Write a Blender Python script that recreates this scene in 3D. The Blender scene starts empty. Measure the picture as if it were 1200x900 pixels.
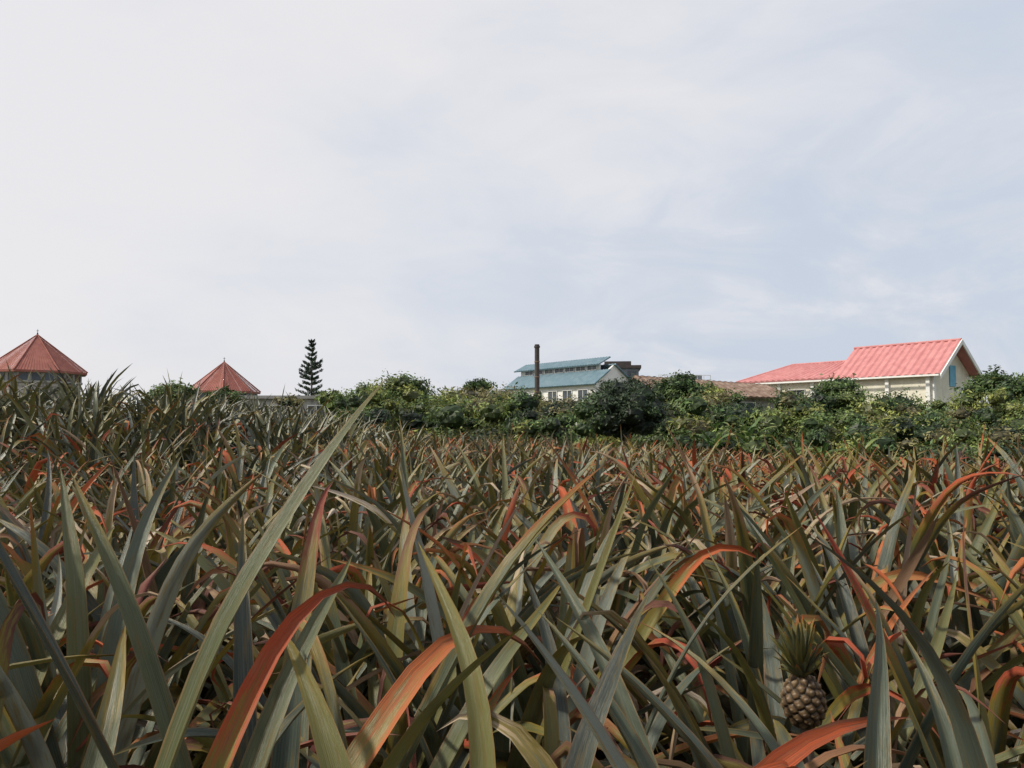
import bpy, math, numpy as np
from math import radians, pi
rng = np.random.default_rng(23)
scene = bpy.context.scene
scene.view_settings.view_transform='Standard'
scene.view_settings.look='None'
scene.view_settings.exposure=0
COL = scene.collection
CAMZ=1.4

# ---------------------------------------------------------------- helpers
def link(o,parent=None):
    COL.objects.link(o)
    if parent is not None: o.parent=parent
    return o
def empty(name,loc=(0,0,0),rz=0):
    e=bpy.data.objects.new(name,None); e.location=loc; e.rotation_euler=(0,0,rz)
    e.empty_display_size=0.3
    return link(e)
def mesh_np(name,V,Q,attrs=None,mat=None,smooth=True):
    V=np.asarray(V,dtype=np.float32).reshape(-1,3); Q=np.asarray(Q,dtype=np.int32)
    k=Q.shape[1]
    me=bpy.data.meshes.new(name)
    me.vertices.add(len(V)); me.vertices.foreach_set('co',V.ravel())
    me.loops.add(Q.size); me.loops.foreach_set('vertex_index',Q.ravel())
    me.polygons.add(len(Q))
    me.polygons.foreach_set('loop_start',np.arange(0,Q.size,k,dtype=np.int32))
    me.polygons.foreach_set('use_smooth',np.full(len(Q),smooth))
    me.update(calc_edges=True)
    for an,arr in (attrs or {}).items():
        a=me.attributes.new(an,'FLOAT_VECTOR','POINT')
        a.data.foreach_set('vector',np.asarray(arr,dtype=np.float32).ravel())
    if mat: me.materials.append(mat)
    return me
def obj(name,me,parent=None):
    return link(bpy.data.objects.new(name,me),parent)
def poly(parent,name,verts,faces,mat,smooth=False):
    me=bpy.data.meshes.new(name); me.from_pydata([tuple(v) for v in verts],[],faces); me.update()
    me.materials.append(mat)
    if smooth:
        for p in me.polygons: p.use_smooth=True
    return obj(name,me,parent)
def boxes(parent,name,lst,mat):
    V=[];F=[]
    for (x0,x1,y0,y1,z0,z1) in lst:
        b=len(V)
        V+=[(x0,y0,z0),(x1,y0,z0),(x1,y1,z0),(x0,y1,z0),(x0,y0,z1),(x1,y0,z1),(x1,y1,z1),(x0,y1,z1)]
        F+=[tuple(b+i for i in f) for f in [(0,3,2,1),(4,5,6,7),(0,1,5,4),(1,2,6,5),(2,3,7,6),(3,0,4,7)]]
    return poly(parent,name,V,F,mat)
def ss(a,b,x):
    t=np.clip((np.asarray(x,dtype=float)-a)/(b-a),0,1); return t*t*(3-2*t)

# ---------------------------------------------------------------- materials
def newmat(name):
    m=bpy.data.materials.new(name); m.use_nodes=True
    nt=m.node_tree; nt.nodes.clear()
    out=nt.nodes.new('ShaderNodeOutputMaterial')
    return m,nt,out
class G:
    def __init__(s,nt): s.nt=nt
    def n(s,t,**k):
        nd=s.nt.nodes.new(t)
        for a,b in k.items(): setattr(nd,a,b)
        return nd
    def l(s,a,b): s.nt.links.new(a,b)
    def put(s,sock,v):
        if isinstance(v,bpy.types.NodeSocket): s.l(v,sock)
        else:
            if isinstance(v,(tuple,list)) and len(v)==3 and sock.type=='RGBA': v=(*v,1)
            sock.default_value=v
    def m(s,op,a,b=0.0,c=0.0,clamp=False):
        nd=s.n('ShaderNodeMath',operation=op,use_clamp=clamp)
        s.put(nd.inputs[0],a); s.put(nd.inputs[1],b); s.put(nd.inputs[2],c); return nd.outputs[0]
    def mix(s,f,a,b,bt='MIX'):
        nd=s.n('ShaderNodeMix',data_type='RGBA',blend_type=bt)
        s.put(nd.inputs[0],f); s.put(nd.inputs[6],a); s.put(nd.inputs[7],b); return nd.outputs[2]
    def sm(s,x,a,b):
        nd=s.n('ShaderNodeMapRange',interpolation_type='SMOOTHSTEP')
        s.put(nd.inputs[0],x); s.put(nd.inputs[1],a); s.put(nd.inputs[2],b); return nd.outputs[0]
    def noise(s,vec,scale,detail=4,rough=.55,dist=0):
        nd=s.n('ShaderNodeTexNoise')
        if vec is not None: s.l(vec,nd.inputs['Vector'])
        nd.inputs['Scale'].default_value=scale; nd.inputs['Detail'].default_value=detail
        nd.inputs['Roughness'].default_value=rough; nd.inputs['Distortion'].default_value=dist
        return nd.outputs['Fac']
    def ramp(s,f,stops):
        nd=s.n('ShaderNodeValToRGB'); cr=nd.color_ramp
        while len(cr.elements)<len(stops): cr.elements.new(0.5)
        for e,(p,c) in zip(cr.elements,stops): e.position=p; e.color=(*c,1)
        s.put(nd.inputs[0],f); return nd.outputs[0]
    def attr(s,name,typ='GEOMETRY'):
        nd=s.n('ShaderNodeAttribute',attribute_type=typ,attribute_name=name); return nd
    def sep(s,v):
        nd=s.n('ShaderNodeSeparateXYZ'); s.l(v,nd.inputs[0]); return nd.outputs
    def comb(s,x,y,z):
        nd=s.n('ShaderNodeCombineXYZ'); s.put(nd.inputs[0],x); s.put(nd.inputs[1],y); s.put(nd.inputs[2],z); return nd.outputs[0]

def leaf_material(name,kind='pine'):
    m,nt,out=newmat(name); g=G(nt)
    uv=g.sep(g.attr('leafuv').outputs['Vector'])   # u(-1..1), s, id
    dt=g.sep(g.attr('leafdat').outputs['Vector'])  # r1, dry, r2
    inst=g.attr('pdry','INSTANCER').outputs['Fac']
    u,s,idn=uv[0],uv[1],uv[2]; r1,dry,r2=dt[0],dt[1],dt[2]
    au=g.m('ABSOLUTE',u)
    streak=g.noise(g.comb(g.m('MULTIPLY',u,9.0),g.m('MULTIPLY',s,1.8),g.m('MULTIPLY',idn,37.0)),2.4,5,.6)
    blot=g.noise(g.comb(g.m('MULTIPLY',u,1.4),g.m('MULTIPLY',s,6.0),g.m('MULTIPLY',idn,91.0)),1.6,6,.68)
    if kind=='pine':
        base=g.ramp(r1,[(0,(.020,.031,.025)),(.22,(.038,.056,.042)),(.42,(.058,.074,.034)),(.60,(.115,.108,.018)),(.72,(.054,.070,.034)),(.86,(.072,.092,.072)),(1,(.19,.205,.165))])
        base=g.mix(g.m('MULTIPLY',g.sm(streak,.42,.60),.5),base,g.mix(.5,base,(.20,.21,.15)))
        base=g.mix(g.m('MULTIPLY',g.sm(blot,.50,.66),.6),base,(.13,.082,.018))
        base=g.mix(g.m('MULTIPLY',g.sm(au,.86,.99),.5),base,(.24,.12,.045))
        dd=g.m('ADD',dry,g.m('MULTIPLY',inst,.35))
        th=g.m('SUBTRACT',1.22,g.m('MULTIPLY',dd,1.15))
        x=g.m('ADD',s,g.m('MULTIPLY',g.m('SUBTRACT',blot,.5),.7))
        x=g.m('ADD',x,g.m('MULTIPLY',au,.11))
        m1=g.sm(g.m('SUBTRACT',x,th),-.28,.0)
        m2=g.sm(g.m('SUBTRACT',x,th),-.05,.09)
        m3=g.sm(g.m('SUBTRACT',x,th),.18,.36)
        dc=g.ramp(r2,[(0,(.070,.022,.016)),(.14,(.15,.030,.021)),(.28,(.33,.044,.018)),(.46,(.47,.085,.018)),(.58,(.38,.135,.035)),(.68,(.20,.095,.045)),(.80,(.30,.195,.11)),(.92,(.46,.37,.26)),(1,(.66,.58,.48))])
        dc=g.mix(g.m('MULTIPLY',g.sm(streak,.38,.60),.65),dc,g.mix(.75,dc,(.07,.035,.02)))
        dc=g.mix(g.m('MULTIPLY',g.sm(blot,.52,.64),.4),dc,(.22,.13,.07))
        c=g.mix(g.m('MULTIPLY',m1,.8),base,(.19,.135,.015))
        c=g.mix(m2,c,dc)
        c=g.mix(g.m('MULTIPLY',m3,.6),c,(.13,.072,.045))
        rough=g.m('ADD',.38,g.m('MULTIPLY',m2,.35)); tr=.10
    else:
        base=g.ramp(r1,[(0,(.04,.09,.02)),(.5,(.075,.14,.03)),(1,(.14,.19,.05))])
        rib=g.sm(au,.0,.10)
        base=g.mix(rib,(.24,.28,.11),base)
        c=g.mix(g.m('MULTIPLY',g.sm(g.m('ADD',s,g.m('MULTIPLY',blot,.5)),1.0,1.35),.8),base,(.26,.18,.07))
        rough=.45; tr=.25
    p=g.n('ShaderNodeBsdfPrincipled'); g.l(c,p.inputs['Base Color']); g.put(p.inputs['Roughness'],rough)
    p.inputs['Specular IOR Level'].default_value=.42
    bump=g.n('ShaderNodeBump'); bump.inputs['Strength'].default_value=.5; bump.inputs['Distance'].default_value=.005
    g.l(streak,bump.inputs['Height']); g.l(bump.outputs[0],p.inputs['Normal'])
    t=g.n('ShaderNodeBsdfTranslucent'); g.l(c,t.inputs['Color'])
    mx=g.n('ShaderNodeMixShader'); mx.inputs[0].default_value=tr
    g.l(p.outputs[0],mx.inputs[1]); g.l(t.outputs[0],mx.inputs[2]); g.l(mx.outputs[0],out.inputs[0])
    return m
M_PINE=leaf_material('pineapple_leaf'); M_BAN=leaf_material('banana_leaf','ban')

def foliage_material():
    m,nt,out=newmat('foliage'); g=G(nt)
    c=g.attr('fol').outputs['Vector']
    p=g.n('ShaderNodeBsdfPrincipled'); g.l(c,p.inputs['Base Color']); p.inputs['Roughness'].default_value=.5
    p.inputs['Specular IOR Level'].default_value=.35
    t=g.n('ShaderNodeBsdfTranslucent'); g.l(c,t.inputs['Color'])
    mx=g.n('ShaderNodeMixShader'); mx.inputs[0].default_value=.25
    g.l(p.outputs[0],mx.inputs[1]); g.l(t.outputs[0],mx.inputs[2]); g.l(mx.outputs[0],out.inputs[0])
    return m
M_FOL=foliage_material()

def simple(name,c1,c2,scale=2.0,rough=.8,stretch=(1,1,1),bump=.0,streaks=0.0):
    m,nt,out=newmat(name); g=G(nt)
    tc=g.n('ShaderNodeTexCoord'); mp=g.n('ShaderNodeMapping'); mp.inputs['Scale'].default_value=stretch
    g.l(tc.outputs['Object'],mp.inputs[0])
    f=g.noise(mp.outputs[0],scale,6,.6)
    c=g.mix(g.sm(f,.35,.68),c1,c2)
    if streaks:
        mp2=g.n('ShaderNodeMapping'); mp2.inputs['Scale'].default_value=(2.5,2.5,.25); g.l(tc.outputs['Object'],mp2.inputs[0])
        f2=g.noise(mp2.outputs[0],1.5,5,.6)
        c=g.mix(g.m('MULTIPLY',g.sm(f2,.52,.75),streaks),c,tuple(v*.45 for v in c1))
    p=g.n('ShaderNodeBsdfPrincipled'); g.l(c,p.inputs['Base Color']); p.inputs['Roughness'].default_value=rough
    if bump:
        b=g.n('ShaderNodeBump'); b.inputs['Strength'].default_value=bump; b.inputs['Distance'].default_value=.05
        g.l(f,b.inputs['Height']); g.l(b.outputs[0],p.inputs['Normal'])
    g.l(p.outputs[0],out.inputs[0]); return m
M_WHITE=simple('white_paint',(.66,.66,.64),(.74,.74,.72),1.5,.7,streaks=.35)
M_CREAM=simple('cream_render',(.60,.57,.47),(.70,.67,.57),1.2,.8,streaks=.35)
M_CONC=simple('concrete',(.26,.25,.24),(.38,.37,.35),2.5,.85,bump=.3,streaks=.5)
M_DARK=simple('dark_metal',(.035,.028,.025),(.06,.045,.04),3,.6)
M_GLASS=simple('window_glass',(.03,.04,.05),(.07,.09,.11),.8,.12)
M_BLUE=simple('teal_roof',(.080,.145,.185),(.125,.19,.23),1.5,.6,streaks=.35)
M_PINK=simple('pink_roof_tiles',(.41,.155,.155),(.49,.21,.205),1.6,.75,streaks=.2)
M_RED=simple('red_roof_tiles',(.24,.075,.058),(.30,.105,.082),1.6,.85,streaks=.3)
M_RUST=simple('rusty_roof',(.13,.075,.05),(.24,.17,.13),1.8,.8,streaks=.4)
M_BARK=simple('bark',(.10,.075,.055),(.17,.13,.10),6,.9,(1,1,.2),bump=.5)
M_GREY=simple('grey_facade',(.16,.18,.20),(.24,.26,.28),1.5,.7,streaks=.3)
M_SIGN=simple('blue_panel',(.08,.28,.42),(.12,.34,.48),2,.5)

def stone_mat():
    m,nt,out=newmat('stone_blocks'); g=G(nt)
    at=g.attr('buv').outputs['Vector']
    b=g.n('ShaderNodeTexBrick'); g.l(at,b.inputs['Vector']); b.inputs['Scale'].default_value=1.0
    b.inputs['Color1'].default_value=(.30,.27,.25,1); b.inputs['Color2'].default_value=(.40,.36,.33,1); b.inputs['Mortar'].default_value=(.17,.15,.14,1)
    b.inputs['Mortar Size'].default_value=.03; b.inputs['Brick Width'].default_value=.6; b.inputs['Row Height'].default_value=.3
    p=g.n('ShaderNodeBsdfPrincipled'); g.l(b.outputs[0],p.inputs['Base Color']); p.inputs['Roughness'].default_value=.9
    g.l(p.outputs[0],out.inputs[0]); return m
M_STONE=stone_mat()

def ground_mat():
    m,nt,out=newmat('ground_soil'); g=G(nt)
    geo=g.n('ShaderNodeNewGeometry'); P=geo.outputs['Position']
    f=g.noise(P,9,8,.7); f2=g.noise(P,.35,5,.6)
    soil=g.mix(g.sm(f,.35,.7),(.018,.010,.007),(.055,.032,.021))
    gr=g.mix(g.sm(f,.3,.7),(.04,.065,.02),(.10,.12,.04))
    y=g.sep(P)[1]
    k=g.m('MULTIPLY',g.sm(g.m('ADD',y,g.m('MULTIPLY',f2,8)),30,36),1.0)
    c=g.mix(k,soil,g.mix(g.sm(f2,.4,.65),gr,(.13,.12,.06)))
    p=g.n('ShaderNodeBsdfPrincipled'); g.l(c,p.inputs['Base Color']); p.inputs['Roughness'].default_value=.95
    b=g.n('ShaderNodeBump'); b.inputs['Strength'].default_value=.8; b.inputs['Distance'].default_value=.06
    g.l(f,b.inputs['Height']); g.l(b.outputs[0],p.inputs['Normal'])
    g.l(p.outputs[0],out.inputs[0]); return m

# ---------------------------------------------------------------- terrain
def H(x,y):
    x=np.asarray(x,dtype=float); y=np.asarray(y,dtype=float)
    h=ss(5.5,13,y)*0.88*ss(-.6,-7.2,x)
    h=h-0.066*np.clip(x,0,22)*ss(5,22,y)*(1-ss(45,75,y))
    h=h+ss(45,90,y)*1.6*ss(-10,10,x)*(1-ss(140,400,y))
    h=h+.05*np.sin(x*.9+1.3)*np.sin(y*.7)+.03*np.sin(x*2.1)*np.cos(y*1.9+.5)
    return h
def axis(n,near,far):
    t=np.linspace(-1,1,n); return near*t+ (far-near)*np.sign(t)*np.abs(t)**5
gx=axis(241,60,2500); gy=axis(241,80,2500)+20
X,Y=np.meshgrid(gx,gy); Z=H(X,Y)
nx=len(gx); idx=np.arange(nx*len(gy)).reshape(len(gy),nx)
Q=np.stack([idx[:-1,:-1],idx[:-1,1:],idx[1:,1:],idx[1:,:-1]],-1).reshape(-1,4)
obj('ground',mesh_np('ground',np.stack([X,Y,Z],-1),Q,mat=ground_mat()))

# ---------------------------------------------------------------- leaf builder (vectorised)
def leaves(base,az,el,L,W,droop,curl,curl_at,azbend,twist,chan,nseg=12,nc=5,prof='pine',dat=None,wob=None,cw=None):
    N=len(az); S=nseg+1
    s=np.linspace(0,1,S)[None,:]
    cwid=(1.02-curl_at) if cw is None else np.minimum(cw,1.02-curl_at)
    e=el[:,None]-droop[:,None]*s**1.5-curl[:,None]*ss(0,1,(s-curl_at[:,None])/cwid[:,None])
    a=az[:,None]+azbend[:,None]*s**1.5+ (0 if wob is None else wob[:,None]*np.sin(s*9+az[:,None]*7)*s)
    T=np.stack([np.cos(e)*np.cos(a),np.cos(e)*np.sin(a),np.sin(e)],-1)
    ds=(L/nseg)[:,None,None]
    P=np.concatenate([np.zeros((N,1,3)),np.cumsum(.5*(T[:,1:]+T[:,:-1])*ds,1)],1)+base[:,None,:]
    side=np.stack([-np.sin(a),np.cos(a),0*a],-1)
    nor=np.cross(T,side)
    tw=twist[:,None]*s**1.3
    sd=side*np.cos(tw)[...,None]+nor*np.sin(tw)[...,None]
    nr=np.cross(T,sd)
    if prof=='pine': w=np.minimum(1,.75+1.4*s)*(1-s**2.9)**.88+.004
    else: w=(.08+np.sin(np.clip((s-.08)/.92,0,1)*pi)**.55)*(1-.25*s)
    w=W[:,None]*w
    u=np.linspace(-1,1,nc)
    ch=chan[:,None]
    if cw is not None:   # dried ends roll up and crinkle
        dr=ss(0,1,(s-curl_at[:,None])/.3)*(curl[:,None]>.5)
        ch=np.clip(chan[:,None]+dr*.6,0,1.5); w=w*(1+dr*.3*np.sin(s*31+az[:,None]*5)-.12*dr)
    V=P[:,:,None,:]+sd[:,:,None,:]*(u[None,None,:,None]*w[:,:,None,None])*np.cos(ch*.8)[:,:,None,None] \
      + nr[:,:,None,:]*((np.abs(u)**1.6)[None,None,:,None]*w[:,:,None,None])*np.sin(ch)[:,:,None,None]
    uvd=np.zeros((N,S,nc,3)); uvd[...,0]=u; uvd[...,1]=s[:,:,None]; uvd[...,2]=rng.random(N)[:,None,None]
    dd=np.broadcast_to(dat[:,None,None,:],(N,S,nc,3))
    return V,uvd,dd
def grid_quads(N,S,C):
    i=np.arange(N*S*C).reshape(N,S,C)
    return np.stack([i[:,:-1,:-1],i[:,:-1,1:],i[:,1:,1:],i[:,1:,:-1]],-1).reshape(-1,4)

def plant_params(px,py,pz,n,size,dryb,rot,wide=1.0):
    i=np.arange(n); t=(i+.5)/n
    az=rot+i*2.39996+rng.normal(0,.22,n)
    el=np.radians(12+62*t**.85+rng.normal(0,7,n))
    L=size*(.60+.36*np.sin(np.clip(t*1.1,0,1)*pi*.62))*rng.uniform(.8,1.12,n)
    W=size*wide*rng.uniform(.025,.038,n)*(1-.15*t)
    droop=np.radians(rng.uniform(0,62,n)*(1.25-.6*t))
    r=rng.random(n)
    dry=np.where(r<.44,rng.uniform(.26,.54,n),np.where(r<.54,rng.uniform(.55,1.0,n),rng.uniform(.0,.2,n)))
    dry=dry+dryb*.12*rng.random(n)-.06*t
    old=t<.22
    dry=np.where(old,rng.uniform(.8,1.15,n),dry)
    droop=np.where(old,droop+np.radians(rng.uniform(20,80,n)),droop)
    isd=dry>.24
    curl=np.where(isd,np.radians(rng.uniform(0,1,n)**1.2*195),np.radians(rng.uniform(0,25,n)))
    curl_at=np.where(isd,np.clip(1.06-dry*.9,.3,.85)+rng.uniform(-.12,.05,n),.6)
    W=np.where(dry>.7,W*.8,W)
    azb=rng.normal(0,.35,n); tw=rng.normal(0,.65,n)*(1+isd)
    chan=rng.uniform(.25,.75,n)
    r2=rng.random(n)
    r2=np.where((dry>.6)&(rng.random(n)<.8),.6+.4*r2,r2)
    r2=np.where(old,np.where(rng.random(n)<.75,.02+.13*rng.random(n),.66+.3*rng.random(n)),r2*.98)
    pr=rng.normal(0,.14)
    dat=np.stack([np.clip(rng.random(n)*.98+pr,0,1),dry,r2],-1)
    base=np.stack([px+.035*np.cos(az),py+.035*np.sin(az),pz+.04+.24*t*size],-1)
    return [base,az,el,L,W,droop,curl,curl_at,azb,tw,chan,dat,rng.normal(0,.08,n),rng.uniform(.10,.5,n)]
def cat(ps): return [np.concatenate([p[k] for p in ps],0) for k in range(len(ps[0]))]
def build(ps,nseg,nc,cull=None):
    b,az,el,L,W,dr,cu,ca,ab,tw,ch,dat,wb,cw=cat(ps)
    V,u,d=leaves(b,az,el,L,W,dr,cu,ca,ab,tw,ch,nseg,nc,'pine',dat,wb,cw)
    if cull is not None:
        k=cull(V); V,u,d=V[k],u[k],d[k]
    return V,u,d

FR=np.array([0.70,1.95,0.745])
FCR=FR+np.array([0.01,0,.13])
cam=np.array([0,0,CAMZ])
def cull(V):
    P=V.reshape(len(V),-1,3)
    keep=np.linalg.norm(P-cam,axis=-1).min(1)>1.0
    for tgt,rad in ((FR,.042),(FR+[0,0,.05],.035),(FCR,.03)):
        d=tgt-cam; l=np.linalg.norm(d); d=d/l
        q=P-cam; a=q@d; perp=np.linalg.norm(q-a[...,None]*d,axis=-1)
        bad=((perp<rad*np.clip(a/l,.3,1))&(a<l+.03)).any(1)
        keep&=~bad
        keep&=~((np.linalg.norm(P-tgt,axis=-1)<.055).any(1))
    return keep
NEAR=5.6
ps=[]
y=1.0
while y<NEAR:
    w=.74*y+1.5
    for x in np.arange(-w,w,.51):
        xx=x+rng.uniform(-.15,.15); yy=y+rng.uniform(-.15,.15)
        if math.hypot(xx-.72,yy-2.0)<.28: continue
        ps.append(plant_params(xx,yy,float(H(xx,yy)),int(rng.integers(30,40)),rng.uniform(.96,1.2),rng.random(),rng.random()*6.28))
    y+=.50
ps.append(plant_params(.72,2.04,0,28,.98,.5,.3))
V,u,d=build(ps,18,5,cull)
me=mesh_np('pineapple_plants',V,grid_quads(*V.shape[:3]),{'leafuv':u,'leafdat':d},M_PINE)
field=empty('pineapple_field')
obj('near_plants',me,field)

src=bpy.data.collections.new('pineapple_plant_variants')
NV=16
for k in range(NV):
    V,u,d=build([plant_params(0,0,0,int(rng.integers(28,36)),1.06,rng.random(),0,1.15)],9,3)
    me=mesh_np('pineapple_plant_variant',V,grid_quads(*V.shape[:3]),{'leafuv':u,'leafdat':d},M_PINE)
    src.objects.link(bpy.data.objects.new('pineapple_plant_variant_%02d'%k,me))
pts=[];rot=[];scl=[];ix=[];pd=[]
y=NEAR
while y<31:
    w=.74*y+2.5
    for x in np.arange(-w,w,.56 if y<14 else .63):
        xx=x+rng.uniform(-.2,.2); yy=y+rng.uniform(-.2,.2)
        edge=28+1.5*math.sin(xx*.5) if xx>-2 else 24
        if yy>edge: continue
        left=float(ss(-1,-4,xx)*ss(8,12,yy))
        if left>.5 and rng.random()<.25: continue
        pts.append((xx,yy,float(H(xx,yy))-.02)); rot.append((rng.normal(0,.09),rng.normal(0,.09),rng.random()*6.28))
        scl.append(rng.uniform(.82,1.15)*(1+.14*left)*(1-.06*(yy>16))); ix.append(int(rng.integers(0,NV)))
        patch=.5+.5*math.sin(xx*.55+yy*.31)*math.cos(yy*.43-xx*.2)
        pd.append(patch*.6-.18-.8*left+.2*float(ss(2,12,xx)))
    y+=.56 if y<14 else .63
me=bpy.data.meshes.new('field_points'); me.from_pydata(pts,[],[])
a=me.attributes.new('rot','FLOAT_VECTOR','POINT'); a.data.foreach_set('vector',np.array(rot,dtype=np.float32).ravel())
a=me.attributes.new('scl','FLOAT','POINT'); a.data.foreach_set('value',np.array(scl,dtype=np.float32))
a=me.attributes.new('pdry','FLOAT','POINT'); a.data.foreach_set('value',np.array(pd,dtype=np.float32))
a=me.attributes.new('vidx','INT','POINT'); a.data.foreach_set('value',np.array(ix,dtype=np.int32))
fo=obj('field_plants',me,field)
ng=bpy.data.node_groups.new('scatter_plants','GeometryNodeTree')
ng.interface.new_socket('Geometry',in_out='INPUT',socket_type='NodeSocketGeometry')
ng.interface.new_socket('Geometry',in_out='OUTPUT',socket_type='NodeSocketGeometry')
gi=ng.nodes.new('NodeGroupInput'); go=ng.nodes.new('NodeGroupOutput')
ci=ng.nodes.new('GeometryNodeCollectionInfo'); ci.inputs['Collection'].default_value=src
ci.inputs['Separate Children'].default_value=True; ci.inputs['Reset Children'].default_value=True
ip=ng.nodes.new('GeometryNodeInstanceOnPoints'); ip.inputs['Pick Instance'].default_value=True
def na(t,n):
    nd=ng.nodes.new('GeometryNodeInputNamedAttribute'); nd.data_type=t; nd.inputs['Name'].default_value=n
    return [o for o in nd.outputs if o.enabled and o.name=='Attribute'][0]
ng.links.new(gi.outputs[0],ip.inputs['Points']); ng.links.new(ci.outputs[0],ip.inputs['Instance'])
ng.links.new(na('INT','vidx'),ip.inputs['Instance Index'])
ng.links.new(na('FLOAT_VECTOR','rot'),ip.inputs['Rotation'])
ng.links.new(na('FLOAT','scl'),ip.inputs['Scale'])
ng.links.new(ip.outputs[0],go.inputs[0])
md=fo.modifiers.new('scatter','NODES'); md.node_group=ng
print('instances',len(pts))

# ---------------------------------------------------------------- pineapple fruit
pf=empty('pineapple_fruit',tuple(FR)); pf.rotation_euler=(.08,-.10,0)
nu,nv=120,90
th=np.linspace(0,2*pi,nu,endpoint=False); tt=np.linspace(0.001,.999,nv)
TH,TT=np.meshgrid(th,tt)
def barrel(T): return .050*np.sin(pi*(.03+.94*T))**.42*(1.06-.2*T)
hz=.12
R=barrel(TT); PX=R*np.cos(TH);PY=R*np.sin(TH);PZ=(TT-.5)*hz
P=np.stack([PX,PY,PZ],-1).reshape(-1,3)
ne=74; k=np.arange(ne); te=(k+.5)/ne; ae=k*2.39996
E=np.stack([barrel(te)*np.cos(ae),barrel(te)*np.sin(ae),(te-.5)*hz],-1)
D=np.sort(np.linalg.norm(P[:,None]-E[None],axis=-1),1)
f=np.clip((D[:,1]-D[:,0])/.011,0,1); cen=np.clip(1-D[:,0]/.0035,0,1)
nrm=P/np.array([1,1,1.8]); nrm/=np.linalg.norm(nrm,axis=1)[:,None]
P2=P+nrm*(.007*(f**.5)-.003+.003*cen)[:,None]
fc=np.array([.035,.026,.018])[None]*(1-f[:,None])+np.array([.17,.105,.05])[None]*f[:,None]
fc=fc*rng.uniform(.75,1.2,(len(fc),1)); fc=np.where(cen[:,None]>.1,np.array([.28,.21,.15]),fc)
i=np.arange(nu*nv).reshape(nv,nu); i2=np.roll(i,-1,1)
Q=np.stack([i[:-1],i2[:-1],i2[1:],i[1:]],-1).reshape(-1,4)
obj('fruit_body',mesh_np('fruit_body',P2,Q,{'fol':fc},M_FOL),pf)
n=52; i=np.arange(n); t=(i+.5)/n
az=i*2.39996; el=np.radians(35+52*t); L=.045+.07*np.sin(t*pi*.6)
base=np.stack([.013*np.cos(az),.013*np.sin(az),hz*.46+.035*t],-1)
dat=np.stack([rng.uniform(.4,.8,n),rng.uniform(-.1,.35,n),rng.uniform(.4,.8,n)],-1)
V,u,d=leaves(base,az,el,L,np.full(n,.0085),np.radians(rng.uniform(-20,25,n)),np.zeros(n),np.full(n,.6),rng.normal(0,.2,n),rng.normal(0,.2,n),np.full(n,.5),7,3,'pine',dat)
obj('crown',mesh_np('crown',V,grid_quads(*V.shape[:3]),{'leafuv':u,'leafdat':d},M_PINE),pf)
th=np.linspace(0,2*pi,10,endpoint=False)
vs=[(.014*math.cos(a),.014*math.sin(a),z) for z in (-.55,-.055) for a in th]
poly(pf,'stalk',vs,[(j,(j+1)%10,10+(j+1)%10,10+j) for j in range(10)],M_BARK,True)

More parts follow.
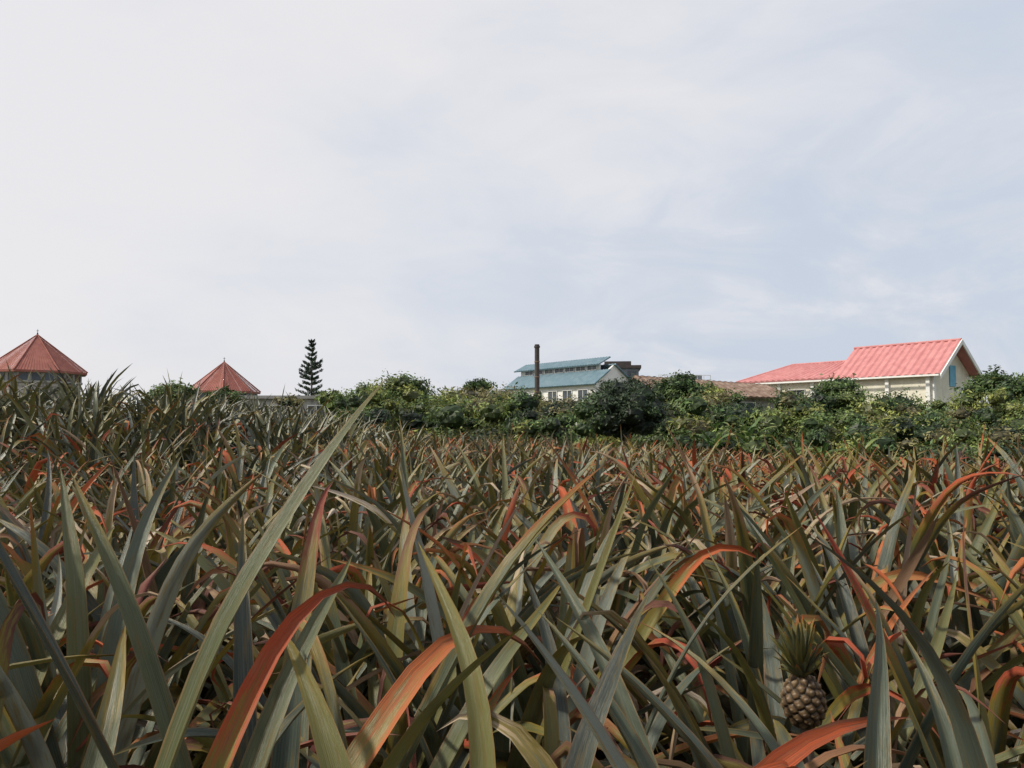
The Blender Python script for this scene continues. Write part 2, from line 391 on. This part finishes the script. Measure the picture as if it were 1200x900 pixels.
# ---------------------------------------------------------------- foliage
PAL=np.array([[.040,.080,.026],[.070,.122,.038],[.110,.160,.046],[.18,.21,.055],[.15,.14,.065],[.022,.044,.022]])
def foliage(lobes,leaf=.11,dens=420,sub=10,core=.62):
    Vs=[];Cs=[]
    for (x,y,z,rx,rz,pal) in lobes:
        c=np.array([x,y,z]); sc=np.array([rx,rx,rz])
        n=int(dens*(rx*rz+rx*rx)/2/ (leaf/.11)**2)+20
        K=max(5,int(sub*rx*1.5))
        sd=rng.normal(size=(K,3)); sd[:,2]=np.abs(sd[:,2])*.9+sd[:,2]*.3; sd/=np.linalg.norm(sd,axis=1)[:,None]
        sr=rng.uniform(.62,1.14,K); sb=rng.uniform(.5,1.6,K)
        kk=rng.integers(0,K,n)
        spread=.30
        pos=sd[kk]*sr[kk][:,None]+rng.normal(0,spread,(n,3))*np.array([.75,.75,.6])
        lone=rng.random(n)<.25
        v=rng.normal(size=(n,3)); v/=np.linalg.norm(v,axis=1)[:,None]
        pos=np.where(lone[:,None],v*rng.uniform(.6,1.0,n)[:,None],pos)
        ctr=c+pos*sc
        nr=pos/np.maximum(np.linalg.norm(pos,axis=1),.1)[:,None]*.7+rng.normal(0,.55,(n,3))+[0,0,.45]
        nr/=np.linalg.norm(nr,axis=1)[:,None]
        tg=np.cross(nr,rng.normal(size=(n,3))); tg/=np.linalg.norm(tg,axis=1)[:,None]
        bt=np.cross(nr,tg); l=(leaf*rng.uniform(.6,1.4,n))[:,None]
        q=np.stack([ctr-tg*l,ctr+bt*l*.38+nr*l*.08,ctr+tg*l,ctr-bt*l*.38+nr*l*.08],1)
        Vs.append(q.reshape(-1,3))
        base=PAL[int(pal)%len(PAL)]*rng.uniform(.75,1.25)
        br=np.where(lone,1.0,sb[kk])*rng.uniform(.65,1.35,n)
        col=base[None]*br[:,None]; col=col+rng.uniform(0,.03,(n,1))*np.array([1,.75,.1])*(base.sum()/.2)
        Cs.append(np.repeat(col,4,0))
    V=np.concatenate(Vs);C=np.concatenate(Cs)
    Q=np.arange(len(V)).reshape(-1,4)
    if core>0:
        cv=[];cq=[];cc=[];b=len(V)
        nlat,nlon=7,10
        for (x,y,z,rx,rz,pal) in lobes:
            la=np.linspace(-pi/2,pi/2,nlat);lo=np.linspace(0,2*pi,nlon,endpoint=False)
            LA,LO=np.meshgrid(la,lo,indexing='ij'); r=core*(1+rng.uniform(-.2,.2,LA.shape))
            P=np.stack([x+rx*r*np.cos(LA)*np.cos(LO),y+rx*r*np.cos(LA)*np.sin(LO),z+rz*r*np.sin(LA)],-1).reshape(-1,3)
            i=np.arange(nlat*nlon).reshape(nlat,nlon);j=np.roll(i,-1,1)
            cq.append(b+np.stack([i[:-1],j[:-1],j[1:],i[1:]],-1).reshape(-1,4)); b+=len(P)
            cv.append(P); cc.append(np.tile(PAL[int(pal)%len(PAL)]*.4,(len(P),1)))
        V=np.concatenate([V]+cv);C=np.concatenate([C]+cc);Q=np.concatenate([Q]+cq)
    return V,Q,C
def fol_obj(name,lobes,parent=None,**k):
    V,Q,C=foliage(lobes,**k)
    return obj(name,mesh_np(name,V,Q,{'fol':C},M_FOL,smooth=False),parent)
def tube(parent,name,segs,mat=M_BARK):
    V=[];F=[]
    for (p0,p1,r0,r1) in segs:
        p0=np.array(p0,float);p1=np.array(p1,float);d=p1-p0;d/=np.linalg.norm(d)
        a=np.cross(d,[.3,.9,.1]);a/=np.linalg.norm(a);b=np.cross(d,a);o=len(V)
        for p,r in ((p0,r0),(p1,r1)):
            for q in range(8):
                t=q*pi/4; V.append(p+r*(a*math.cos(t)+b*math.sin(t)))
        F+=[(o+q,o+(q+1)%8,o+8+(q+1)%8,o+8+q) for q in range(8)]
    return poly(parent,name,V,F,mat,True)
def tree(name,x,y,top,rad,pal=1,n=9,leaf=.12,dens=420,flat=.8,spread=1.0):
    z0=float(H(x,y)); e=empty(name,(x,y,z0)); h=top-z0
    lob=[];segs=[((0,0,-.2),(.05,.03,h*.45),.16,.11),((.05,.03,h*.45),(0,.05,h*.75),.11,.05)]
    for i in range(n):
        a=i*2.4+rng.random(); r=rad*.66*math.sqrt((i+.4)/n)*spread
        zz=h-rad*flat*.45-(r/rad)**1.5*rad*.9*rng.uniform(.4,1.2)
        lr=rad*rng.uniform(.28,.5)
        p=(r*math.cos(a),r*math.sin(a),max(zz,lr*.6))
        lob.append((*p,lr,lr*flat,pal if rng.random()<.7 else pal+1))
        segs.append(((.03,.02,h*rng.uniform(.3,.5)),p,.06,.02))
    tube(e,'trunk',segs)
    fol_obj('crown',lob,e,leaf=leaf,dens=dens)
    return e

tx=[-10.1,-8.4,-6.4,-3.9,-2,0,2,4.4,8.9,10.4,12.3,14.8,16.8,18.7,20.2,22.7,24.6,27.1,29.6,34]
tz=[2.7,3.6,4.1,3.7,3.8,3.6,3.2,3.1,3.6,3.7,3.0,2.8,3.3,3.5,3.3,3.1,3.2,3.9,4.0,4.1]
lob=[]
for row in np.arange(29.5,48,2.5):
    k=(row-29.5)/17.5
    xs=np.arange(-9.8,36,1.15)*row/46
    for x in xs:
        xx=x+rng.uniform(-.5,.5); yy=row+rng.uniform(-1,1)
        X46=xx*46/yy; ztab=np.interp(X46,tx,tz)
        if yy<34 and abs(xx-4.2*yy/30)<1.9: continue
        g0=float(H(xx,yy)); low=g0+ (1.3 if X46<6 else 1.2)
        top=low+(ztab*.98-low)*(k**.7)+rng.normal(0,.34)
        r=rng.uniform(.45,1.15)*(.75+.4*k)
        if X46<-8.5 : r*=.8
        pal=rng.choice([0,1,2,3,4,5],p=[.18,.22,.25,.17,.1,.08])
        if -4<X46<4 and k>.4 and rng.random()<.5: pal=4
        lob.append((xx,yy,top-r*.8,r,r*.8,pal))
        if top-2*r*.8>g0+.5: lob.append((xx,yy+.5,(top-1.6*r+g0)/2,r*1.05,max(.5,(top-1.6*r-g0)/1.5),pal))
fol_obj('shrub_thicket',lob,None,leaf=.10,dens=260)
def round_tree():
    x,y=4.25,30.0; z0=float(H(x,y)); e=empty('round_tree',(x,y,z0)); zc=2.02-z0
    lob=[(0,0,zc,1.25,1.0,5)]
    for i in range(34):
        v=rng.normal(size=3); v/=np.linalg.norm(v)
        lob.append((v[0]*1.12,v[1]*1.12,zc+v[2]*.86-.05,.53,.43,5 if rng.random()<.75 else 0))
    tube(e,'trunk',[((0,0,-.2),(0,0,zc),.14,.1),((0,0,zc*.6),(.6,.2,zc+.3),.07,.03),((0,0,zc*.5),(-.6,.1,zc+.2),.07,.03)])
    fol_obj('crown',lob,e,leaf=.07,dens=420,core=.75)
round_tree()
tree('broadleaf_tree',-6.0,44,4.35,1.6,1,12)
tree('broadleaf_tree',9.6,46,4.6,1.6,0,11)
tree('broadleaf_tree',12.0,49,4.2,1.5,2,10)
tree('broadleaf_tree',19.2,47,4.45,1.9,0,13)
tree('broadleaf_tree',28.0,46,4.8,1.9,0,13)
tree('broadleaf_tree',31.0,47,4.7,1.8,1,13)
tree('broadleaf_tree',-2.2,50,4.5,1.2,0,9)
tree('broadleaf_tree',-17.4,41,3.85,1.5,1,11)
tree('broadleaf_tree',-15.9,44,3.6,1.2,0,8)
tree('broadleaf_tree',-12.4,44,3.2,.8,4,6)
tree('broadleaf_tree',-9.4,41,3.4,1.1,2,8)
fol_obj('yellow_green_shrub',[(rng.uniform(2.1,3.6),28.6+rng.uniform(-.5,.5),rng.uniform(.3,.8),.45,.38,3) for _ in range(8)],None,leaf=.07,dens=700)

def banana(x,y,h,n=8):
    z=float(H(x,y)); e=empty('banana_plant',(x,y,z))
    i=np.arange(n); az=i*2.4+rng.random(); el=np.radians(rng.uniform(50,84,n))
    base=np.stack([.05*np.cos(az),.05*np.sin(az),np.full(n,h*.42)],-1)
    dat=np.stack([rng.random(n),np.zeros(n),rng.random(n)],-1)
    V,u,d=leaves(base,az,el,h*rng.uniform(.4,.62,n),np.full(n,.075*h**.5),np.radians(rng.uniform(50,120,n)),np.zeros(n),np.full(n,.6),rng.normal(0,.2,n),rng.normal(0,.5,n),np.full(n,.35),10,5,'ban',dat)
    obj('leaves',mesh_np('leaves',V,grid_quads(*V.shape[:3]),{'leafuv':u,'leafdat':d},M_BAN),e)
    tube(e,'stem',[((0,0,-.1),(0,0,h*.45),.09,.06)],M_BARK)
for (x,y,h) in [(7.6,30.2,2.2),(9.2,30.6,2.5),(10.4,29.8,1.9),(11.8,30.4,2.1),(13.6,31,2.3),(18,30.5,2.0),(8.9,36,3.2),(10.3,35,3.1)]:
    banana(x,y,h)

def norfolk(x,y,top):
    z0=1.0; e=empty('norfolk_pine_tree',(x,y,z0)); h=top-z0
    segs=[((0,0,-.3),(.02,0,h*.5),.13,.08),((.02,0,h*.5),(-.02,0,h),.08,.015)]
    pos=[];dirs=[]
    zc=.9;k=0
    while zc<h-.1:
        f=(h-zc)/(h-.9); rr=1.6*min(1,f*1.1+.2)*rng.uniform(.65,1.15)
        nb=7
        for b in range(nb):
            if rng.random()<.16: continue
            a=b*2*pi/nb+k*.45+rng.uniform(-.25,.25); r=rr*rng.uniform(.55,1.2)
            d=np.array([math.cos(a),math.sin(a),.22+.3*(1-f)+rng.normal(0,.09)]); p1=np.array([0,0,zc])+d*r
            segs.append(((0,0,zc),tuple(p1),.028,.01))
            m=int(75*r)+12
            t=rng.uniform(.15,1.05,m)
            sidev=np.array([-math.sin(a),math.cos(a),0])
            wd=.24*(1-t*.5)*min(1,r)
            pp=np.array([0,0,zc])+d*r*t[:,None]+sidev*(rng.uniform(-1,1,m)*wd)[:,None]+np.array([0,0,1])*rng.uniform(-.04,.18,m)[:,None]
            pos.append(pp); dirs.append(np.tile(d,(m,1))+rng.normal(0,.45,(m,3))+[0,0,.5])
        zc+=(.40+.12*f)*rng.uniform(.75,1.25); k+=1
    pos=np.concatenate(pos);dirs=np.concatenate(dirs);dirs/=np.linalg.norm(dirs,axis=1)[:,None]
    n=len(pos); w=np.cross(dirs,rng.normal(size=(n,3))); w/=np.linalg.norm(w,axis=1)[:,None]
    l=.15
    q=np.stack([pos-dirs*l*.5,pos+w*.035,pos+dirs*l,pos-w*.035],1).reshape(-1,3)
    col=np.repeat(np.array([.028,.052,.03])*rng.uniform(.6,1.5,(n,1)),4,0)
    tube(e,'trunk',segs)
    obj('needles',mesh_np('needles',q,np.arange(len(q)).reshape(-1,4),{'fol':col},M_FOL,smooth=False),e)
norfolk(-17.9,71,9.0)

# ---------------------------------------------------------------- buildings
def corr(parent,name,p00,p10,p01,p11,pitch,mat,amp=.05,thick=.12):
    p00,p10,p01,p11=[np.array(p,float) for p in (p00,p10,p01,p11)]
    L=np.linalg.norm(p10-p00); n=max(2,int(L/pitch))
    nrm=np.cross(p10-p00,p01-p00); nrm/=np.linalg.norm(nrm)
    if nrm[2]<0: nrm=-nrm
    V=[];F=[]
    for i in range(n*4+1):
        t=i/(n*4); o=amp if (i%4) in (1,2) else 0
        a=p00+(p10-p00)*t; b=p01+(p11-p01)*t
        V+=[a+nrm*o,b+nrm*o,a-nrm*thick,b-nrm*thick]
    for i in range(n*4):
        k=4*i
        F+=[(k,k+4,k+5,k+1),(k+2,k+3,k+7,k+6),(k,k+2,k+6,k+4),(k+1,k+5,k+7,k+3)]
    F+=[(0,1,3,2),(4*n*4,4*n*4+2,4*n*4+3,4*n*4+1)]
    return poly(parent,name,V,F,mat)
def windows(parent,name,lst,axis_,plane,out,frame=M_WHITE):
    g=[];f=[]
    for (a0,a1,z0,z1) in lst:
        def bx(u0,u1,w0,w1,d0,d1):
            lo,hi=sorted((plane+out*d0,plane+out*d1))
            return (u0,u1,lo,hi,w0,w1) if axis_=='x' else (lo,hi,u0,u1,w0,w1)
        g.append(bx(a0,a1,z0,z1,-.02,.03))
        t=.07
        f+= [bx(a0-t,a1+t,z1,z1+t,-.02,.10),bx(a0-t,a1+t,z0-t,z0,-.02,.14),bx(a0-t,a0,z0,z1,-.02,.09),bx(a1,a1+t,z0,z1,-.02,.09),
             bx((a0+a1)/2-.03,(a0+a1)/2+.03,z0,z1,-.01,.06)]
    boxes(parent,name+'_glass',g,M_GLASS); boxes(parent,name+'_frames',f,frame)

def tower(x,y,r,eave,apex,rot,sides=8,zb=0.3,wall_r=.88,finial=True):
    e=empty('stone_tower',(x,y,0),rot)
    wr=r*wall_r; V=[];F=[];B=[]
    side=2*wr*math.sin(pi/sides)
    for i in range(sides):
        a0,a1=i*2*pi/sides,(i+1)*2*pi/sides
        p0=(wr*math.cos(a0),wr*math.sin(a0));p1=(wr*math.cos(a1),wr*math.sin(a1)); b=len(V)
        V+=[(*p0,zb),(*p1,zb),(*p1,eave),(*p0,eave)]; F.append((b,b+1,b+2,b+3))
        B+=[(i*side,zb,0),((i+1)*side,zb,0),((i+1)*side,eave,0),(i*side,eave,0)]
    me=mesh_np('walls',V,F,{'buv':B},M_STONE,smooth=False); obj('walls',me,e)
    gv=[];gf=[];fv=[];ff=[]
    ap=wr*math.cos(pi/sides)
    def lbox(vl,fl,i,u0,u1,d0,d1,z0,z1):
        a=(i+.5)*2*pi/sides; n=np.array([math.cos(a),math.sin(a)]);t=np.array([-n[1],n[0]]);b=len(vl)
        for z in (z0,z1):
            for (uu,dd) in ((u0,d0),(u1,d0),(u1,d1),(u0,d1)):
                p=n*(ap+dd)+t*uu; vl.append((p[0],p[1],z))
        fl.extend([tuple(b+k for k in f) for f in [(0,3,2,1),(4,5,6,7),(0,1,5,4),(1,2,6,5),(2,3,7,6),(3,0,4,7)]])
    wz1=eave-.22; wz0=eave-.85
    for i in range(sides):
        nw=3; cw=side/nw
        for k in range(nw):
            c=-side/2+cw*(k+.5)
            lbox(gv,gf,i,c-cw*.34,c+cw*.34,-.05,.02,wz0,wz1)
            lbox(fv,ff,i,c+cw*.38,c+cw*.62 if k<nw-1 else c+cw*.5,-.02,.09,wz0,wz1)
        lbox(fv,ff,i,-side/2,side/2,-.02,.14,wz0-.16,wz0-.003)
        lbox(fv,ff,i,-side/2,side/2,-.02,.12,wz1+.003,eave-.01)
    poly(e,'window_band',gv,gf,M_GLASS); poly(e,'stone_trim',fv,ff,M_CONC)
    V=[];F=[]
    for i in range(sides):
        a0,a1=i*2*pi/sides,(i+1)*2*pi/sides
        p0=np.array([r*math.cos(a0),r*math.sin(a0),eave]);p1=np.array([r*math.cos(a1),r*math.sin(a1),eave]);ap_=np.array([0,0,apex])
        n=14
        nrm=np.cross(p1-p0,ap_-p0);nrm/=np.linalg.norm(nrm)
        for k in range(n):
            for (s0,s1,o) in ((k/n,(k+.5)/n,0),((k+.5)/n,(k+1)/n,.025)):
                b=len(V); q0=p0+(p1-p0)*s0;q1=p0+(p1-p0)*s1
                V+=[q0+nrm*o,q1+nrm*o,ap_+nrm*o*.2]; F.append((b,b+1,b+2))
        b=len(V); V+=[p0-[0,0,.16],p1-[0,0,.16],p1+[0,0,.02],p0+[0,0,.02],np.array([0,0,eave-.1])]; F+=[(b,b+1,b+2,b+3),(b+1,b,b+4)]
    poly(e,'roof',V,F,M_RED)
    hips=[]
    for i in range(sides):
        a0=i*2*pi/sides; hips.append(((r*1.01*math.cos(a0),r*1.01*math.sin(a0),eave+.03),(0,0,apex+.04),.06,.04))
    tube(e,'hip_tiles',hips,M_RED)
    if finial:
        tube(e,'finial',[((0,0,apex-.1),(0,0,apex+.18),.09,.05),((0,0,apex+.15),(0,0,apex+.5),.025,.015),((-.1,0,apex+.36),(.1,0,apex+.36),.02,.02)],M_DARK)
    return e
tower(-41.9,70,4.2,6.15,9.5,.15)
tower(-27.9,77,3.4,4.75,7.65,.32)
lb=empty('concrete_outbuilding',(-14.3,50,0),.04)
boxes(lb,'walls',[(-4.6,4.0,0,4,0,3.15)],M_CONC)
boxes(lb,'roof_slab',[(-4.85,4.25,-.25,4.25,3.153,3.35)],M_CONC)
windows(lb,'window',[(-3.6,-2.6,2.0,2.7),(-1.2,-.2,2.0,2.7),(1.5,2.5,2.0,2.7)],'x',0,-1)

ang=math.atan2(13,-9.6)
wb=empty('white_building',(8.9,85,0),ang)
Lw=16
boxes(wb,'walls',[(0,Lw,-5.6,0,.5,6.2)],M_WHITE)
poly(wb,'gable_end',[(-.004,0,6.2),(-.004,-5.6,6.2),(-.004,-2.8,8.15),(.25,0,6.2),(.25,-5.6,6.2),(.25,-2.8,8.15)],[(0,1,2),(3,5,4),(0,2,5,3),(1,4,5,2)],M_WHITE)
corr(wb,'lower_roof',(-.35,.5,5.95),(Lw+.4,.5,5.95),(-.35,-1.9,7.62),(Lw+.4,-1.9,7.62),.45,M_BLUE)
corr(wb,'rear_roof',(-.35,-6.1,5.95),(Lw+.4,-6.1,5.95),(-.35,-2.75,8.25),(Lw+.4,-2.75,8.25),.45,M_BLUE)
boxes(wb,'clerestory_wall',[(1.5,Lw-.2,-2.2,-2.0,7.3,8.3)],M_WHITE)
windows(wb,'clerestory',[(1.9+i*1.9,3.4+i*1.9,7.72,8.15) for i in range(7)],'x',-2.0,1)
corr(wb,'upper_roof',(1.0,-1.4,8.25),(Lw+.5,-1.4,8.25),(1.0,-3.2,9.15),(Lw+.5,-3.2,9.15),.45,M_BLUE)
windows(wb,'window',[(1.2+i*2.6,2.7+i*2.6,4.2,5.4) for i in range(6)]+[(1.2+i*2.6,2.7+i*2.6,1.6,2.8) for i in range(6)],'x',0,1)
windows(wb,'gable_window',[(-3.5,-2.1,4.1,5.3)],'y',0,-1)
boxes(wb,'ledge',[(-.15,Lw+.15,.003,.35,3.3,3.5)],M_CONC)
gb=empty('grey_building',(13.0,98,0),-.12)
boxes(gb,'walls',[(-2.6,2.6,0,6,.5,8.6)],M_GREY)
boxes(gb,'roof_slab',[(-2.9,2.9,-.4,6.3,8.603,8.95),(-1.6,1.7,.4,3,8.953,9.5)],M_DARK)
windows(gb,'window',[(-2.2,-.9,7.4,8.2),(-.5,.8,7.4,8.2),(1.2,2.3,7.4,8.2),(-2.2,-.9,5.6,6.6),(1.2,2.3,5.6,6.6)],'x',0,-1,M_GREY)
ch=empty('chimney_stack',(2.65,84,0))
tube(ch,'stack',[((0,0,1),(0,0,10.1),.28,.26),((0,0,9.75),(0,0,9.95),.33,.33)],M_DARK)
tube(ch,'bands',[((0,0,z),(0,0,z+.12),.31,.31) for z in (5,6.6,8.2)],M_RUST)
Ls=11.5; sh=empty('rusty_roof_shed',(10.2,57,0),.32)
boxes(sh,'walls',[(0.3,Ls-.3,0.3,4,.5,3.6)],M_CONC)
corr(sh,'roof',(-.3,-.7,3.75),(Ls,-.7,3.55),(-.3,2.6,5.2),(Ls,2.6,4.7),.5,M_RUST)
corr(sh,'rear_roof',(-.3,4.7,4.1),(Ls,4.7,3.8),(-.3,2.55,5.23),(Ls,2.55,4.73),.5,M_RUST)
windows(sh,'window',[(1+i*3,2.6+i*3,2.3,3.2) for i in range(3)],'x',.3,-1)
fh=empty('flat_roof_house',(17.2,74,0),.1)
boxes(fh,'walls',[(-3.6,3.8,0,6,.5,5.2)],M_CREAM); boxes(fh,'roof_slab',[(-3.8,4,-.2,6.2,5.203,5.4)],M_CONC)
boxes(fh,'railing',[(-3.7+i*.62,-3.66+i*.62,-.1,-.06,5.4,6.15) for i in range(9)]+[(-3.7,1.3,-.11,-.05,6.153,6.2),(-3.7,1.3,-.09,-.07,5.75,5.78)],M_WHITE)
boxes(fh,'stair_hut',[(-.6,1.2,2,4,5.403,6.35)],M_GREY)
windows(fh,'window',[(-2.8,-1.4,3.6,4.7),(.2,1.6,3.6,4.7)],'x',0,-1)

ph=empty('pink_roof_house',(33,62.5,0),math.atan2(.8,-.6))
ez=CAMZ+4.46; rz=CAMZ+6.9; rz2=CAMZ+5.85; D=6.4; L1,L2=8.2,17.5
boxes(ph,'walls',[(0,L2,-D,0,.5,ez-.08)],M_CREAM)
def gable(x,zt,nm):
    poly(ph,nm,[(x,0,ez-.1),(x,-D,ez-.1),(x,-D/2,zt),(x+.2,0,ez-.1),(x+.2,-D,ez-.1),(x+.2,-D/2,zt)],[(0,1,2),(3,5,4),(0,2,5,3),(1,4,5,2)],M_CREAM)
gable(-.004,rz-.2,'gable_wall'); gable(L1-.25,rz-.2,'inner_gable_wall')
sl=(rz-ez)/(D/2); ov=.55
corr(ph,'roof_front',(-.9,ov,ez-ov*sl+.05),(L1,ov,ez-ov*sl+.05),(-.9,-D/2,rz+.05),(L1,-D/2,rz+.05),.6,M_PINK,.09)
corr(ph,'roof_back',(-.9,-D-ov,ez-ov*sl+.05),(L1,-D-ov,ez-ov*sl+.05),(-.9,-D/2,rz+.05),(L1,-D/2,rz+.05),.6,M_PINK,.09)
sl2=(rz2-ez)/(D/2)
corr(ph,'wing_roof_front',(L1+.01,ov+.1,ez-ov*sl2),(L2+.6,ov+.1,ez-ov*sl2),(L1+.01,-D/2,rz2),(L2-3.0,-D/2,rz2),.6,M_PINK,.09)
corr(ph,'wing_roof_back',(L1+.01,-D-ov,ez-ov*sl2),(L2+.6,-D-ov,ez-ov*sl2),(L1+.01,-D/2,rz2),(L2-3.0,-D/2,rz2),.6,M_PINK,.09)
poly(ph,'hip_end',[(L2+.6,ov+.1,ez-ov*sl2),(L2+.6,-D-ov,ez-ov*sl2),(L2-3,-D/2,rz2)],[(0,1,2)],M_PINK)
tube(ph,'ridge_tiles',[((-.9,-D/2,rz+.1),(L1,-D/2,rz+.1),.12,.12),((L1,-D/2,rz2+.06),(L2-3,-D/2,rz2+.06),.1,.1),((L2-3,-D/2,rz2+.05),(L2+.6,ov+.1,ez-ov*sl2+.05),.1,.1)],M_PINK)
def board(p,q,w,x0,x1,nm):
    V=[(x0,p[0],p[1]),(x0,q[0],q[1]),(x0,q[0],q[1]-w),(x0,p[0],p[1]-w)]; V+=[(x1,b,c) for (_,b,c) in V]
    poly(ph,nm,V,[(0,1,2,3),(7,6,5,4),(0,4,5,1),(1,5,6,2),(2,6,7,3),(3,7,4,0)],M_WHITE)
board((ov+.05,ez-ov*sl+.02),(-D/2,rz+.12),.38,-1.0,-.91,'barge_board_1'); board((-D-ov-.05,ez-ov*sl+.02),(-D/2,rz+.12),.38,-1.0,-.91,'barge_board_2')
boxes(ph,'gutter',[(-.9,L2+.5,ov+.15,ov+.27,ez-ov*sl2-.28,ez-ov*sl2-.14)],M_WHITE)
boxes(ph,'pilasters',[(x,x+.3,.003,.18,.5,ez-.35) for x in (0.1,3.4,6.8,10.2,13.6,17.0)]+[(-.15,-.007,y,y+.3,.5,ez-.3) for y in (-.35,-6.3)],M_WHITE)
windows(ph,'window',[(11.2,12.8,3.3,4.7),(14.6,16.2,3.3,4.7),(7.9,8.9,3.6,4.6)],'x',0,1)
boxes(ph,'gable_panel',[(-.09,-.008,-3.9,-2.9,ez-1.2,ez+.5)],M_SIGN)
windows(ph,'gable_window',[(-5.8,-4.7,3.4,4.6)],'y',0,-1)

# ---------------------------------------------------------------- world, sun, camera
SUN_EL=48; SUN_AZ=-100
w=bpy.data.worlds.new('World'); scene.world=w; w.use_nodes=True; nt=w.node_tree; nt.nodes.clear(); g=G(nt)
out=nt.nodes.new('ShaderNodeOutputWorld'); bg=nt.nodes.new('ShaderNodeBackground'); bg.inputs['Strength'].default_value=.1
sky=nt.nodes.new('ShaderNodeTexSky'); sky.sky_type='NISHITA'; sky.sun_disc=False
sky.sun_elevation=radians(SUN_EL); sky.sun_rotation=radians(SUN_AZ); sky.dust_density=3
tc=nt.nodes.new('ShaderNodeTexCoord'); X3=g.sep(tc.outputs['Generated'])
vec=g.comb(X3[0],X3[1],g.m('MULTIPLY',X3[2],2.4))
n1=g.noise(vec,1.7,7,.55,.4); n2=g.noise(vec,4.6,8,.6,.7)
lowr=g.m('MULTIPLY',g.sm(X3[2],.42,.12),g.sm(X3[0],-.1,.35))
f=g.m('MULTIPLY',g.m('SUBTRACT',n1,.5),1.6)
f=g.m('ADD',f,g.m('MULTIPLY',g.m('SUBTRACT',n2,.5),g.m('ADD',.6,g.m('MULTIPLY',lowr,2.2))))
f=g.m('ADD',f,g.m('MULTIPLY',X3[0],.72))
f=g.m('ADD',f,g.m('MULTIPLY',g.sm(X3[2],.30,.03),.26))
f=g.m('ADD',f,.10)
c=g.mix(g.sm(f,-.15,.95),(8.6,8.5,8.7),(6.1,6.75,7.85))
c=g.mix(.08,c,sky.outputs[0])
g.l(c,bg.inputs[0]); g.l(bg.outputs[0],out.inputs[0])

sl_=bpy.data.lights.new('sun','SUN'); sl_.energy=4.6; sl_.angle=radians(5); sl_.color=(1,.93,.80)
so=link(bpy.data.objects.new('sun',sl_))
az=radians(SUN_AZ); el=radians(SUN_EL)
import mathutils
dv=mathutils.Vector((math.sin(az)*math.cos(el),math.cos(az)*math.cos(el),math.sin(el)))
so.rotation_euler=dv.to_track_quat('Z','Y').to_euler(); so.location=(0,0,30)

cd=bpy.data.cameras.new('camera'); cd.lens=28; cd.sensor_width=36; cd.clip_end=6000; cd.clip_start=.05
co=link(bpy.data.objects.new('camera',cd)); co.location=(0,0,CAMZ); co.rotation_euler=(radians(90+3.07),0,0)
scene.camera=co
